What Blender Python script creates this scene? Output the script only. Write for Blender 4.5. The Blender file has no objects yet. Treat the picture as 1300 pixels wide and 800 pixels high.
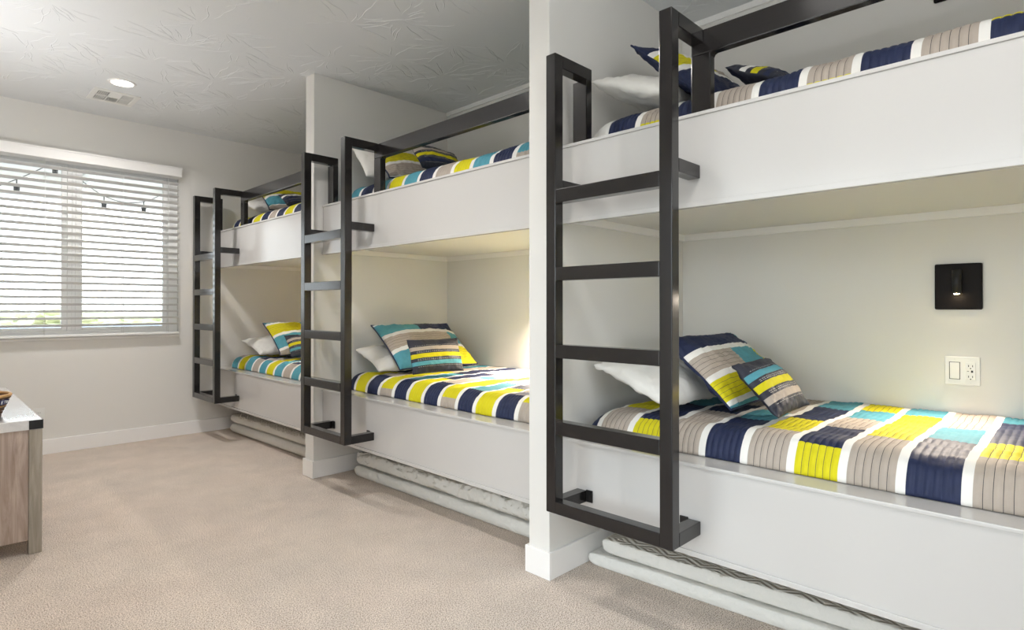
import bpy, bmesh, math, random
from mathutils import Vector, Matrix, noise

random.seed(7)
SC = bpy.context.scene
COL = SC.collection
PI = math.pi

# ------------------------------------------------------------------ measures (metres)
T = 0.117            # thickness of the dividing walls
BAYS = [0.0, 2.0967, 4.2016]      # Y of the head-end wall face of each bunk bay
D = 1.163            # X of the back wall
H = 2.745            # ceiling
W = 4.2016           # Y of the window wall
XL = -2.2            # left wall
YB = -2.9            # wall behind the camera
K = 0.965            # bunks, ladders and bedding were measured as one group at this scale
KX = lambda x: K * x - .0661
KY = lambda y: K * y - .0568
KZ = lambda z: K * z + .0404
P = KX(0.137)        # X of the bunk fascia panels

# ------------------------------------------------------------------ materials
def srgb(r, g, b):
    f = lambda c: (c / 255) / 12.92 if c / 255 <= 0.04045 else ((c / 255 + 0.055) / 1.055) ** 2.4
    return (f(r), f(g), f(b), 1)

def mat(name, col, rough=0.5, metal=0.0, bump=None, var=None, spec=0.5, coat=0.0, emit=None):
    m = bpy.data.materials.new(name); m.use_nodes = True
    nt = m.node_tree; n = nt.nodes; b = n['Principled BSDF']
    b.inputs['Base Color'].default_value = col
    b.inputs['Roughness'].default_value = rough
    b.inputs['Metallic'].default_value = metal
    b.inputs['Specular IOR Level'].default_value = spec
    b.inputs['Coat Weight'].default_value = coat; b.inputs['Coat Roughness'].default_value = 0.14
    if emit:
        b.inputs['Emission Color'].default_value = emit[0]; b.inputs['Emission Strength'].default_value = emit[1]
    tc = n.new('ShaderNodeTexCoord')
    if var:      # (scale, amount)
        t = n.new('ShaderNodeTexNoise'); t.inputs['Scale'].default_value = var[0]; t.inputs['Detail'].default_value = 4
        nt.links.new(tc.outputs['Object'], t.inputs['Vector'])
        mx = n.new('ShaderNodeMix'); mx.data_type = 'RGBA'
        mx.inputs[6].default_value = tuple(c * (1 - var[1]) for c in col[:3]) + (1,)
        mx.inputs[7].default_value = tuple(min(1, c * (1 + var[1])) for c in col[:3]) + (1,)
        nt.links.new(t.outputs['Fac'], mx.inputs[0]); nt.links.new(mx.outputs[2], b.inputs['Base Color'])
    if bump:     # (scale, strength, distance)
        t = n.new('ShaderNodeTexNoise'); t.inputs['Scale'].default_value = bump[0]; t.inputs['Detail'].default_value = 3
        nt.links.new(tc.outputs['Object'], t.inputs['Vector'])
        bp = n.new('ShaderNodeBump'); bp.inputs['Strength'].default_value = bump[1]; bp.inputs['Distance'].default_value = bump[2]
        nt.links.new(t.outputs['Fac'], bp.inputs['Height']); nt.links.new(bp.outputs['Normal'], b.inputs['Normal'])
    return m

M = {}
M['wall'] = mat('wall_paint', (0.74, 0.72, 0.685, 1), 0.65, bump=(90, 0.12, 0.002), spec=0.3)
M['white'] = mat('white_gloss_paint', (0.545, 0.528, 0.51, 1), 0.18, bump=(6, 0.03, 0.003))
M['trim'] = mat('white_trim_paint', (0.86, 0.84, 0.82, 1), 0.35)
M['steel'] = mat('bronze_black_steel', (0.010, 0.0085, 0.0085, 1), 0.24, 0.0, spec=0.2, coat=0.6)
M['steel_dark'] = mat('black_steel', (0.012, 0.011, 0.011, 1), 0.45, 0.3)
M['vinyl'] = mat('white_vinyl', (0.85, 0.85, 0.84, 1), 0.35)
M['slat'] = mat('blind_slat', (0.74, 0.73, 0.71, 1), 0.4)
M['cord'] = mat('cord', (0.7, 0.7, 0.68, 1), 0.8)
M['plastic'] = mat('white_plastic', (0.78, 0.77, 0.74, 1), 0.3)
M['slot'] = mat('dark_slot', (0.02, 0.02, 0.02, 1), 0.6)
M['fix'] = mat('lamp_black', (0.008, 0.006, 0.006, 1), 0.6, spec=0.15)
M['led'] = mat('led_lens', (1, .8, .5, 1), 0.4, emit=((1, 0.78, 0.45, 1), 60))
M['can'] = mat('downlight_diffuser', (1, 1, 1, 1), 0.4, emit=((1, 0.93, 0.84, 1), 14))
M['dome'] = mat('added_lamp_glass', (1, 1, 1, 1), 0.4, emit=((1, 0.97, 0.93, 1), 3))
M['pad'] = mat('grey_pad_fabric', (0.72, 0.70, 0.655, 1), 0.9, bump=(38, 0.7, 0.010), spec=0.1)
M['pillow'] = mat('white_pillowcase', (0.76, 0.74, 0.70, 1), 0.85, bump=(14, 0.5, 0.012), spec=0.15)
CL = dict(
    W=mat('cloth_white', (0.78, 0.76, 0.72, 1), 0.85, bump=(160, 0.3, 0.002), spec=0.15),
    N=mat('cloth_navy', (0.014, 0.021, 0.060, 1), 0.6, bump=(160, 0.35, 0.002), var=(30, 0.25), spec=0.3),
    Y=mat('cloth_yellow', (0.60, 0.535, 0.012, 1), 0.7, bump=(160, 0.3, 0.002), var=(40, 0.08), spec=0.2),
    T=mat('cloth_teal', (0.085, 0.29, 0.36, 1), 0.7, bump=(160, 0.3, 0.002), var=(40, 0.12), spec=0.2),
    G=mat('cloth_taupe', (0.40, 0.345, 0.295, 1), 0.75, bump=(160, 0.3, 0.002), var=(40, 0.06), spec=0.2),
    S=mat('thread_dark', (0.07, 0.065, 0.07, 1), 0.9, spec=0.1),
    K=mat('lumbar_dark', (0.022, 0.024, 0.038, 1), 0.55, bump=(200, 0.35, 0.002), spec=0.35),
    D=mat('lumbar_stitch', (0.55, 0.55, 0.52, 1), 0.8))
CORD = ['W', 'N', 'Y', 'T', 'G', 'S', 'K', 'D']

def carpet_mat():
    m = bpy.data.materials.new('carpet'); m.use_nodes = True
    nt = m.node_tree; n = nt.nodes; b = n['Principled BSDF']; b.inputs['Roughness'].default_value = 1
    b.inputs['Specular IOR Level'].default_value = 0.05
    tc = n.new('ShaderNodeTexCoord')
    def nz(s, d=3, r=0.6):
        t = n.new('ShaderNodeTexNoise'); t.inputs['Scale'].default_value = s; t.inputs['Detail'].default_value = d
        t.inputs['Roughness'].default_value = r
        nt.links.new(tc.outputs['Object'], t.inputs['Vector']); return t
    big, fine, mid = nz(1.6, 3), nz(210, 2, 0.9), nz(5, 4, 0.7)
    r1 = n.new('ShaderNodeValToRGB')
    r1.color_ramp.elements[0].position = 0.36; r1.color_ramp.elements[0].color = (0.74, 0.655, 0.575, 1)
    r1.color_ramp.elements[1].position = 0.66; r1.color_ramp.elements[1].color = (0.80, 0.69, 0.60, 1)
    nt.links.new(big.outputs['Fac'], r1.inputs['Fac'])
    r2 = n.new('ShaderNodeValToRGB')
    r2.color_ramp.elements[0].position = 0.40; r2.color_ramp.elements[0].color = (0.26, 0.23, 0.21, 1)
    r2.color_ramp.elements[1].position = 0.54; r2.color_ramp.elements[1].color = (1.0, 1.0, 1.0, 1)
    nt.links.new(fine.outputs['Fac'], r2.inputs['Fac'])
    mu = n.new('ShaderNodeMix'); mu.data_type = 'RGBA'; mu.blend_type = 'MULTIPLY'; mu.inputs[0].default_value = 1
    nt.links.new(r1.outputs['Color'], mu.inputs[6]); nt.links.new(r2.outputs['Color'], mu.inputs[7])
    mr = n.new('ShaderNodeMapRange'); mr.inputs['From Min'].default_value = 0.35; mr.inputs['From Max'].default_value = 0.65
    mr.inputs['To Min'].default_value = 0.91; mr.inputs['To Max'].default_value = 1.04; nt.links.new(mid.outputs['Fac'], mr.inputs['Value'])
    m3 = n.new('ShaderNodeVectorMath'); m3.operation = 'SCALE'; nt.links.new(mu.outputs[2], m3.inputs[0]); nt.links.new(mr.outputs[0], m3.inputs['Scale'])
    nt.links.new(m3.outputs[0], b.inputs['Base Color'])
    ad = n.new('ShaderNodeMath'); ad.operation = 'MULTIPLY_ADD'; ad.inputs[1].default_value = 0.6
    nt.links.new(mid.outputs['Fac'], ad.inputs[0]); nt.links.new(fine.outputs['Fac'], ad.inputs[2])
    bp = n.new('ShaderNodeBump'); bp.inputs['Strength'].default_value = 0.35; bp.inputs['Distance'].default_value = 0.003
    nt.links.new(ad.outputs[0], bp.inputs['Height']); nt.links.new(bp.outputs['Normal'], b.inputs['Normal'])
    return m

def ceiling_mat():
    """Skip-trowelled 'crow's foot' plaster: ridges that fan out from scattered centres."""
    m = bpy.data.materials.new('ceiling_texture'); m.use_nodes = True
    nt = m.node_tree; n = nt.nodes; L = nt.links.new; b = n['Principled BSDF']
    b.inputs['Base Color'].default_value = (0.73, 0.74, 0.745, 1); b.inputs['Roughness'].default_value = 0.7
    tc = n.new('ShaderNodeTexCoord')
    wn = n.new('ShaderNodeTexNoise'); wn.inputs['Scale'].default_value = 7; wn.inputs['Detail'].default_value = 3
    L(tc.outputs['Object'], wn.inputs['Vector'])
    sub = n.new('ShaderNodeVectorMath'); sub.operation = 'SUBTRACT'; sub.inputs[1].default_value = (.5, .5, .5)
    L(wn.outputs['Color'], sub.inputs[0])
    sc = n.new('ShaderNodeVectorMath'); sc.operation = 'SCALE'; sc.inputs['Scale'].default_value = 0.14
    L(sub.outputs[0], sc.inputs[0])
    add = n.new('ShaderNodeVectorMath'); add.operation = 'ADD'
    L(tc.outputs['Object'], add.inputs[0]); L(sc.outputs[0], add.inputs[1])
    heights = []
    for scale, k, off in ((1.7, 15, 0.0), (2.6, 13, 4.3)):
        o = n.new('ShaderNodeVectorMath'); o.operation = 'ADD'; o.inputs[1].default_value = (off, off * .7, 0)
        L(add.outputs[0], o.inputs[0])
        v = n.new('ShaderNodeTexVoronoi'); v.voronoi_dimensions = '2D'; v.inputs['Scale'].default_value = scale
        L(o.outputs[0], v.inputs['Vector'])
        d = n.new('ShaderNodeVectorMath'); d.operation = 'SUBTRACT'
        L(o.outputs[0], d.inputs[0]); L(v.outputs['Position'], d.inputs[1])
        s = n.new('ShaderNodeSeparateXYZ'); L(d.outputs[0], s.inputs[0])
        at = n.new('ShaderNodeMath'); at.operation = 'ARCTAN2'; L(s.outputs['Y'], at.inputs[0]); L(s.outputs['X'], at.inputs[1])
        n2 = n.new('ShaderNodeTexNoise'); n2.inputs['Scale'].default_value = 2.4; n2.inputs['Detail'].default_value = 2
        L(o.outputs[0], n2.inputs['Vector'])
        ma = n.new('ShaderNodeMath'); ma.operation = 'MULTIPLY_ADD'; ma.inputs[1].default_value = k
        m2 = n.new('ShaderNodeMath'); m2.operation = 'MULTIPLY'; m2.inputs[1].default_value = 9
        L(n2.outputs['Fac'], m2.inputs[0]); L(at.outputs[0], ma.inputs[0]); L(m2.outputs[0], ma.inputs[2])
        sn = n.new('ShaderNodeMath'); sn.operation = 'SINE'; L(ma.outputs[0], sn.inputs[0])
        ab = n.new('ShaderNodeMath'); ab.operation = 'ABSOLUTE'; L(sn.outputs[0], ab.inputs[0])
        dist = n.new('ShaderNodeVectorMath'); dist.operation = 'LENGTH'; L(d.outputs[0], dist.inputs[0])
        dv = n.new('ShaderNodeMath'); dv.operation = 'MULTIPLY'; L(ab.outputs[0], dv.inputs[0]); L(dist.outputs['Value'], dv.inputs[1])
        mr = n.new('ShaderNodeMapRange'); mr.inputs['From Min'].default_value = 0.0; mr.inputs['From Max'].default_value = 0.032
        mr.inputs['To Min'].default_value = 1; mr.inputs['To Max'].default_value = 0
        L(dv.outputs[0], mr.inputs['Value'])
        n3 = n.new('ShaderNodeTexNoise'); n3.inputs['Scale'].default_value = 9; n3.inputs['Detail'].default_value = 1
        L(o.outputs[0], n3.inputs['Vector'])
        mk = n.new('ShaderNodeMapRange'); mk.inputs['From Min'].default_value = 0.46; mk.inputs['From Max'].default_value = 0.56
        L(n3.outputs['Fac'], mk.inputs['Value'])
        mm = n.new('ShaderNodeMath'); mm.operation = 'MULTIPLY'; L(mr.outputs[0], mm.inputs[0]); L(mk.outputs[0], mm.inputs[1])
        heights.append(mm)
    mx = n.new('ShaderNodeMath'); mx.operation = 'MAXIMUM'; L(heights[0].outputs[0], mx.inputs[0]); L(heights[1].outputs[0], mx.inputs[1])
    bp = n.new('ShaderNodeBump'); bp.inputs['Strength'].default_value = 0.35; bp.inputs['Distance'].default_value = 0.006
    L(mx.outputs[0], bp.inputs['Height']); L(bp.outputs['Normal'], b.inputs['Normal'])
    return m

def wood_mat(name, c1, c2, axis='Z', scale=1.0, rough=0.5):
    m = bpy.data.materials.new(name); m.use_nodes = True
    nt = m.node_tree; n = nt.nodes; L = nt.links.new; b = n['Principled BSDF']; b.inputs['Roughness'].default_value = rough
    tc = n.new('ShaderNodeTexCoord'); mp = n.new('ShaderNodeMapping')
    st = {'X': (1.2, 14, 14), 'Y': (14, 1.2, 14), 'Z': (14, 14, 1.2)}[axis]
    mp.inputs['Scale'].default_value = tuple(s * scale for s in st)
    L(tc.outputs['Object'], mp.inputs['Vector'])
    t = n.new('ShaderNodeTexNoise'); t.inputs['Scale'].default_value = 1.6; t.inputs['Detail'].default_value = 8; t.inputs['Distortion'].default_value = 1.1
    t.inputs['Roughness'].default_value = 0.65
    L(mp.outputs[0], t.inputs['Vector'])
    w = n.new('ShaderNodeTexNoise'); w.inputs['Scale'].default_value = 60; w.inputs['Detail'].default_value = 2
    L(tc.outputs['Object'], w.inputs['Vector'])
    r = n.new('ShaderNodeValToRGB'); r.color_ramp.elements[0].position = 0.33; r.color_ramp.elements[0].color = c1
    r.color_ramp.elements[1].position = 0.66; r.color_ramp.elements[1].color = c2
    L(t.outputs['Fac'], r.inputs['Fac']); L(r.outputs['Color'], b.inputs['Base Color'])
    bp = n.new('ShaderNodeBump'); bp.inputs['Strength'].default_value = 0.15; bp.inputs['Distance'].default_value = 0.002
    L(t.outputs['Fac'], bp.inputs['Height']); L(bp.outputs['Normal'], b.inputs['Normal'])
    return m

def glass_mat():
    m = bpy.data.materials.new('window_glass'); m.use_nodes = True
    nt = m.node_tree; n = nt.nodes; L = nt.links.new
    n.remove(n['Principled BSDF']); out = n['Material Output']
    tr = n.new('ShaderNodeBsdfTransparent'); tr.inputs['Color'].default_value = (0.94, 0.97, 0.97, 1)
    gl = n.new('ShaderNodeBsdfGlossy'); gl.inputs['Roughness'].default_value = 0.02
    fr = n.new('ShaderNodeFresnel'); fr.inputs['IOR'].default_value = 1.45
    mx = n.new('ShaderNodeMixShader'); L(fr.outputs[0], mx.inputs[0]); L(tr.outputs[0], mx.inputs[1]); L(gl.outputs[0], mx.inputs[2])
    L(mx.outputs[0], out.inputs['Surface'])
    return m

def pad_top_mat():
    """grey fabric embossed with nested diamonds"""
    m = mat('pad_quilted_fabric', (0.60, 0.575, 0.52, 1), 0.8, spec=0.15)
    nt = m.node_tree; n = nt.nodes; L = nt.links.new; b = n['Principled BSDF']
    tc = n.new('ShaderNodeTexCoord'); s = n.new('ShaderNodeSeparateXYZ'); L(tc.outputs['Object'], s.inputs[0])
    def m_(op, a, bb=None, v=None):
        k = n.new('ShaderNodeMath'); k.operation = op; L(a, k.inputs[0])
        if bb is not None: L(bb, k.inputs[1])
        if v is not None: k.inputs[1].default_value = v
        return k.outputs[0]
    px = m_('PINGPONG', s.outputs['X'], v=0.045); py = m_('PINGPONG', s.outputs['Y'], v=0.075)
    py2 = m_('MULTIPLY', py, v=0.6)
    sm = m_('ADD', px, py2); sm = m_('MULTIPLY', sm, v=2 * PI / 0.028)
    h = m_('SINE', sm)
    bp = n.new('ShaderNodeBump'); bp.inputs['Strength'].default_value = 0.8; bp.inputs['Distance'].default_value = 0.0028
    L(h, bp.inputs['Height']); L(bp.outputs['Normal'], b.inputs['Normal'])
    return m

M['carpet'] = carpet_mat(); M['ceiling'] = ceiling_mat(); M['glass'] = glass_mat(); M['padq'] = pad_top_mat()
M['wood'] = wood_mat('whitewashed_wood', (0.25, 0.175, 0.135, 1), (0.53, 0.43, 0.37, 1), 'Z')
M['wood2'] = wood_mat('greywashed_wood', (0.25, 0.215, 0.17, 1), (0.38, 0.335, 0.28, 1), 'Z', 1.6)
M['woodtop'] = wood_mat('glare_lightened_top', (0.60, 0.59, 0.59, 1), (0.74, 0.73, 0.73, 1), 'Y', 1.0, 0.08)  # base colour lightened to stand in for the window's reflection on the top
b_ = M['woodtop'].node_tree.nodes['Principled BSDF']; b_.inputs['Coat Weight'].default_value = 1; b_.inputs['Coat Roughness'].default_value = .22; b_.inputs['Coat IOR'].default_value = 1.6
M['wicker'] = mat('wicker', (0.13, 0.075, 0.045, 1), 0.6, bump=(120, 0.8, 0.004), var=(60, 0.5))
M['rimwood'] = mat('rim_wood', (0.50, 0.28, 0.10, 1), 0.5, var=(20, 0.2))
M['ribbon'] = mat('navy_ribbon', (0.02, 0.025, 0.10, 1), 0.6)
M['letter'] = mat('white_lettering', (0.8, 0.8, 0.8, 1), 0.6)
M['dirt'] = mat('desert_ground', (0.60, 0.53, 0.45, 1), 1, var=(0.3, 0.2))
M['patio'] = mat('patio_concrete', (0.5, 0.48, 0.45, 1), 0.9, var=(2, 0.1))
M['stucco'] = mat('white_stucco', (0.75, 0.74, 0.72, 1), 0.9)
M['leaf'] = mat('bush_leaves', (0.42, 0.44, 0.26, 1), 0.9, var=(3, 0.5))
M['spa'] = mat('spa_cover', (0.04, 0.085, 0.16, 1), 0.5)
M['bulb'] = mat('bulb_black', (0.02, 0.02, 0.02, 1), 0.4)
M['house'] = mat('far_house', (0.45, 0.26, 0.15, 1), 0.9)

# ------------------------------------------------------------------ mesh helpers
def link(name, me, m, parent=None):
    o = bpy.data.objects.new(name, me); COL.objects.link(o)
    for x in (m if isinstance(m, list) else [m]): me.materials.append(x)
    if parent: o.parent = parent
    return o

def tag(o, label=None, cat=None, group=None, kind=None):
    if label: o['label'] = label
    if cat: o['category'] = cat
    if group: o['group'] = group
    if kind: o['kind'] = kind
    return o

def thing(name, label, cat, loc=(0, 0, 0), group=None):
    o = bpy.data.objects.new(name, None); COL.objects.link(o); o.location = loc
    o.empty_display_size = 0.05
    return tag(o, label, cat, group)

def box_bm(bm, a, b, bev=0.0, seg=2, mi=0, rot=None, piv=None):
    """axis-aligned box between corners a and b, optional bevel and rotation matrix about piv"""
    t = bmesh.new()
    bmesh.ops.create_cube(t, size=1)
    s = [abs(b[i] - a[i]) for i in range(3)]; c = [(a[i] + b[i]) / 2 for i in range(3)]
    for v in t.verts: v.co = Vector([v.co[i] * s[i] + c[i] for i in range(3)])
    if bev > 0:
        bmesh.ops.bevel(t, geom=list(t.edges), offset=min(bev, min(s) * 0.45), segments=seg, profile=0.6, affect='EDGES')
    if rot is not None:
        pv = Vector(piv)
        for v in t.verts: v.co = pv + rot @ (v.co - pv)
    merge(bm, t, mi)

def merge(bm, t, mi=0):
    mp = {}
    for v in t.verts: mp[v] = bm.verts.new(v.co)
    for f in t.faces:
        try:
            g = bm.faces.new([mp[v] for v in f.verts]); g.material_index = mi; g.smooth = f.smooth
        except ValueError: pass
    t.free()

def cyl_bm(bm, p0, p1, r, n=16, mi=0, r2=None):
    p0, p1 = Vector(p0), Vector(p1); ax = p1 - p0
    t = bmesh.new()
    bmesh.ops.create_cone(t, cap_ends=True, segments=n, radius1=r, radius2=r if r2 is None else r2, depth=ax.length)
    q = Vector((0, 0, 1)).rotation_difference(ax.normalized()).to_matrix()
    for v in t.verts: v.co = q @ v.co + (p0 + p1) / 2
    for f in t.faces: f.smooth = len(f.verts) == 4
    merge(bm, t, mi)

def tube_bm(bm, pts, r, n=8, mi=0, closed=False):
    pts = [Vector(p) for p in pts]; rings = []
    N = len(pts)
    for i, p in enumerate(pts):
        a = pts[(i - 1) % N] if (closed or i > 0) else p; c = pts[(i + 1) % N] if (closed or i < N - 1) else p
        t = (c - a).normalized(); up = Vector((0, 0, 1)) if abs(t.z) < 0.95 else Vector((1, 0, 0))
        x = t.cross(up).normalized(); y = t.cross(x)
        rings.append([bm.verts.new(p + (x * math.cos(2 * PI * k / n) + y * math.sin(2 * PI * k / n)) * r) for k in range(n)])
    for i in range(N if closed else N - 1):
        A, B = rings[i], rings[(i + 1) % N]
        for k in range(n):
            f = bm.faces.new((A[k], A[(k + 1) % n], B[(k + 1) % n], B[k])); f.material_index = mi; f.smooth = True
    if not closed:
        bm.faces.new(rings[0][::-1]).material_index = mi; bm.faces.new(rings[-1]).material_index = mi

def lathe_bm(bm, prof, c, n=32, mi=0):
    rings = []
    for r, z in prof:
        rings.append([bm.verts.new((c[0] + r * math.cos(2 * PI * k / n), c[1] + r * math.sin(2 * PI * k / n), c[2] + z)) for k in range(n)])
    for A, B in zip(rings, rings[1:]):
        for k in range(n):
            f = bm.faces.new((A[k], A[(k + 1) % n], B[(k + 1) % n], B[k])); f.smooth = True; f.material_index = mi
    return rings

def build(name, bm, m, parent=None, origin=None):
    bmesh.ops.recalc_face_normals(bm, faces=bm.faces)
    me = bpy.data.meshes.new(name)
    if origin is not None:
        o = Vector(origin)
        for v in bm.verts: v.co -= o
    bm.to_mesh(me); bm.free()
    ob = link(name, me, m, parent)
    if origin is not None: ob.location = origin
    return ob

def boxes(name, specs, m, parent=None, bev=0.0, kind=None):
    bm = bmesh.new()
    for a, b in specs: box_bm(bm, a, b, bev)
    o = build(name, bm, m, parent)
    if kind: o['kind'] = kind
    return o

# ------------------------------------------------------------------ room shell
boxes('floor', [((XL - .1, YB - .1, -0.1), (D + .1, W + .1, 0))], M['carpet'], kind='structure')
bm = bmesh.new(); box_bm(bm, (XL - .1, YB - .1, H), (D + .1, W + .1, H + 0.1))
rr = random.Random(11)
def ridge(bm, x, y, a, ln, rad):
    n_ = max(5, int(ln / .022)); pts = []; k1, k2 = rr.uniform(-1.2, 1.2), rr.uniform(0, 6)
    for q in range(n_ + 1):
        pts.append((x, y)); a += k1 * .022 + .16 * math.sin(q * .9 + k2) + rr.uniform(-.13, .13)
        x += math.cos(a) * .022; y += math.sin(a) * .022
    prev = None
    for q, (px, py) in enumerate(pts):
        if not (XL < px < D and -.3 < py < W): break
        a2 = pts[min(q + 1, n_)]; a1 = pts[max(q - 1, 0)]
        dx, dy = a2[0] - a1[0], a2[1] - a1[1]; L_ = math.hypot(dx, dy) or 1; nx, ny = -dy / L_, dx / L_
        w_ = rad * (.35 + .65 * math.sin(PI * (q + .6) / (n_ + 1.2))) * rr.uniform(.8, 1.2)
        cur = [bm.verts.new((px + nx * w_ * s_, py + ny * w_ * s_, H - h_ * w_)) for s_, h_ in ((-1.5, -.05), (-.45, .95), (.45, .95), (1.5, -.05))]
        if prev:
            for k_ in range(3): bm.faces.new((prev[k_], prev[k_ + 1], cur[k_ + 1], cur[k_])).smooth = True
        prev = cur
gy = -.2
while gy < W:
    gx = XL + .1
    while gx < D:
        cx_, cy_ = gx + rr.uniform(-.16, .16), gy + rr.uniform(-.16, .16)
        a0, span = rr.uniform(0, 2 * PI), rr.uniform(2.2, 5.5); nr = rr.randint(9, 17)
        for q in range(nr):
            a = a0 + span * q / nr + rr.uniform(-.1, .1); r0 = rr.uniform(.02, .12)
            ridge(bm, cx_ + r0 * math.cos(a), cy_ + r0 * math.sin(a), a, rr.uniform(.07, .30), rr.uniform(.0016, .0030))
        gx += .40
    gy += .40
tag(build('ceiling', bm, M['ceiling']), kind='structure')
WT = 0.15
WX0, WX1, WZ0, WZ1 = -1.735, -0.228, 0.915, 2.36
boxes('wall_far', [((XL - WT, W, 0), (WX0, W + WT, H)), ((WX1, W, 0), (D + WT, W + WT, H)),
                   ((WX0, W, 0), (WX1, W + WT, WZ0)), ((WX0, W, WZ1), (WX1, W + WT, H))], M['wall'], kind='structure')
boxes('wall_right', [((D, YB, 0), (D + WT, W, H))], M['wall'], kind='structure')
NX0, NX1, NZ0, NZ1 = -2.0, -.35, .75, 2.30  # opening for an unseen window, added to light the room from behind
boxes('wall_near', [((XL - WT, YB - WT, 0), (NX0, YB, H)), ((NX1, YB - WT, 0), (D + WT, YB, H)), ((NX0, YB - WT, 0), (NX1, YB, NZ0)),
                    ((NX0, YB - WT, NZ1), (NX1, YB, H))], M['wall'], kind='structure')
w2 = boxes('added_window', [((NX0, YB - .12, NZ0), (NX0 + .06, YB - .04, NZ1)), ((NX1 - .06, YB - .12, NZ0), (NX1, YB - .04, NZ1)), ((NX0 + .06, YB - .12, NZ0), (NX1 - .06, YB - .04, NZ0 + .05)),
                   ((NX0 + .06, YB - .12, NZ1 - .05), (NX1 - .06, YB - .04, NZ1)), (((NX0 + NX1) / 2 - .03, YB - .12, NZ0 + .05), ((NX0 + NX1) / 2 + .03, YB - .04, NZ1 - .05))], M['vinyl'], bev=.003, kind='structure')
boxes('glass_pane', [((NX0 + .06, YB - .084, NZ0 + .05), ((NX0 + NX1) / 2 - .03, YB - .076, NZ1 - .05)),
                     (((NX0 + NX1) / 2 + .03, YB - .084, NZ0 + .05), (NX1 - .06, YB - .076, NZ1 - .05))], M['glass'], w2)
DY0, DY1, DZ1 = -2.05, 0.42, 2.06
boxes('wall_left', [((XL - WT, YB, 0), (XL, DY0, H)), ((XL - WT, DY1, 0), (XL, W, H)), ((XL - WT, DY0, DZ1), (XL, DY1, H))],
      M['wall'], kind='structure')
for nm, b in (('wall_divider_middle', BAYS[0]), ('wall_divider_far', BAYS[1]), ('wall_divider_near', -1.9797 - T)):
    boxes(nm, [((0, b, 0), (D, b + T, H))], M['wall'], bev=0.004, kind='structure')

tb, hb = 0.0126, 0.1155
def base_wrap(name, b, y0=None):
    """baseboard that wraps the three free faces of a dividing wall"""
    boxes(name, [((-tb, b - tb, 0), (0, b + T + tb, hb)), ((0, b - tb, 0), (D, b, hb)), ((0, b + T, 0), (D, b + T + tb, hb))],
          M['trim'], bev=0.0025, kind='structure')
base_wrap('baseboard_middle', BAYS[0]); base_wrap('baseboard_divider_far', BAYS[1]); base_wrap('baseboard_near_divider', -1.9797 - T)
boxes('baseboard_far', [((XL, W - tb, 0), (D, W, hb))], M['trim'], bev=0.0025, kind='structure')
boxes('baseboard_left', [((XL, DY1 + .06, 0), (XL + tb, W - tb, hb)), ((XL, YB, 0), (XL + tb, DY0 - .06, hb))], M['trim'], bev=0.0025, kind='structure')
# crown strips: under the upper bunk decks and at the bay ceilings
k = 1
for b in BAYS:
    y0 = b - 1.98
    bm = bmesh.new()
    box_bm(bm, (D - .018, y0, 1.5274), (D, b, 1.5625), .002)
    box_bm(bm, (P + .03, b - .018, 1.5274), (D - .018, b, 1.5625), .002)
    tag(build('trim_%d' % k, bm, M['trim']), kind='structure'); k += 1
    bm = bmesh.new()
    box_bm(bm, (D - .016, y0, H - .032), (D, b, H), .002)
    tag(build('trim_%d' % k, bm, M['trim']), kind='structure'); k += 1

# unseen sliding glass door added in the left wall to bring in daylight
fr = boxes('added_door', [((XL - .11, DY0, 0), (XL - .03, DY0 + .05, DZ1)), ((XL - .11, DY1 - .05, 0), (XL - .03, DY1, DZ1)),
                 ((XL - .11, DY0, DZ1 - .05), (XL - .03, DY1, DZ1)), ((XL - .11, DY0, 0), (XL - .03, DY1, .03)),
                 ((XL - .09, (DY0 + DY1) / 2 - .03, .03), (XL - .05, (DY0 + DY1) / 2 + .03, DZ1 - .05))], M['vinyl'], bev=.003, kind='structure')
boxes('glass_pane', [((XL - .074, DY0 + .05, .03), (XL - .066, (DY0 + DY1) / 2 - .03, DZ1 - .05)),
                     ((XL - .074, (DY0 + DY1) / 2 + .03, .03), (XL - .066, DY1 - .05, DZ1 - .05))], M['glass'], fr)
boxes('added_door_trim', [((XL, DY0 - .06, 0), (XL + .015, DY0, DZ1 + .06)), ((XL, DY1, 0), (XL + .015, DY1 + .06, DZ1 + .06)),
                    ((XL, DY0, DZ1), (XL + .015, DY1, DZ1 + .06))], M['trim'], fr)

# window in the far wall
MX = -0.982
bm = bmesh.new()
fy0, fy1 = W + .022, W + .092
fw = .075
box_bm(bm, (WX0, fy0, WZ0), (WX0 + fw, fy1, WZ1), .004); box_bm(bm, (WX1 - fw, fy0, WZ0), (WX1, fy1, WZ1), .004)
box_bm(bm, (WX0 + fw, fy0, WZ0), (WX1 - fw, fy1, WZ0 + .05), .004); box_bm(bm, (WX0 + fw, fy0, WZ1 - .05), (WX1 - fw, fy1, WZ1), .004)
win = tag(build('window_1', bm, M['vinyl']), kind='structure')
bm = bmesh.new()
box_bm(bm, (MX - .045, fy0 + .005, WZ0 + .05), (MX + .045, fy1 - .01, WZ1 - .05), .004)
for x in (MX - .012, MX + .012): box_bm(bm, (x - .004, fy0 - .004, WZ0 + .05), (x + .004, fy0 + .006, WZ1 - .05), .001)
build('mullion', bm, M['vinyl'], win)
bm = bmesh.new()
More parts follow.
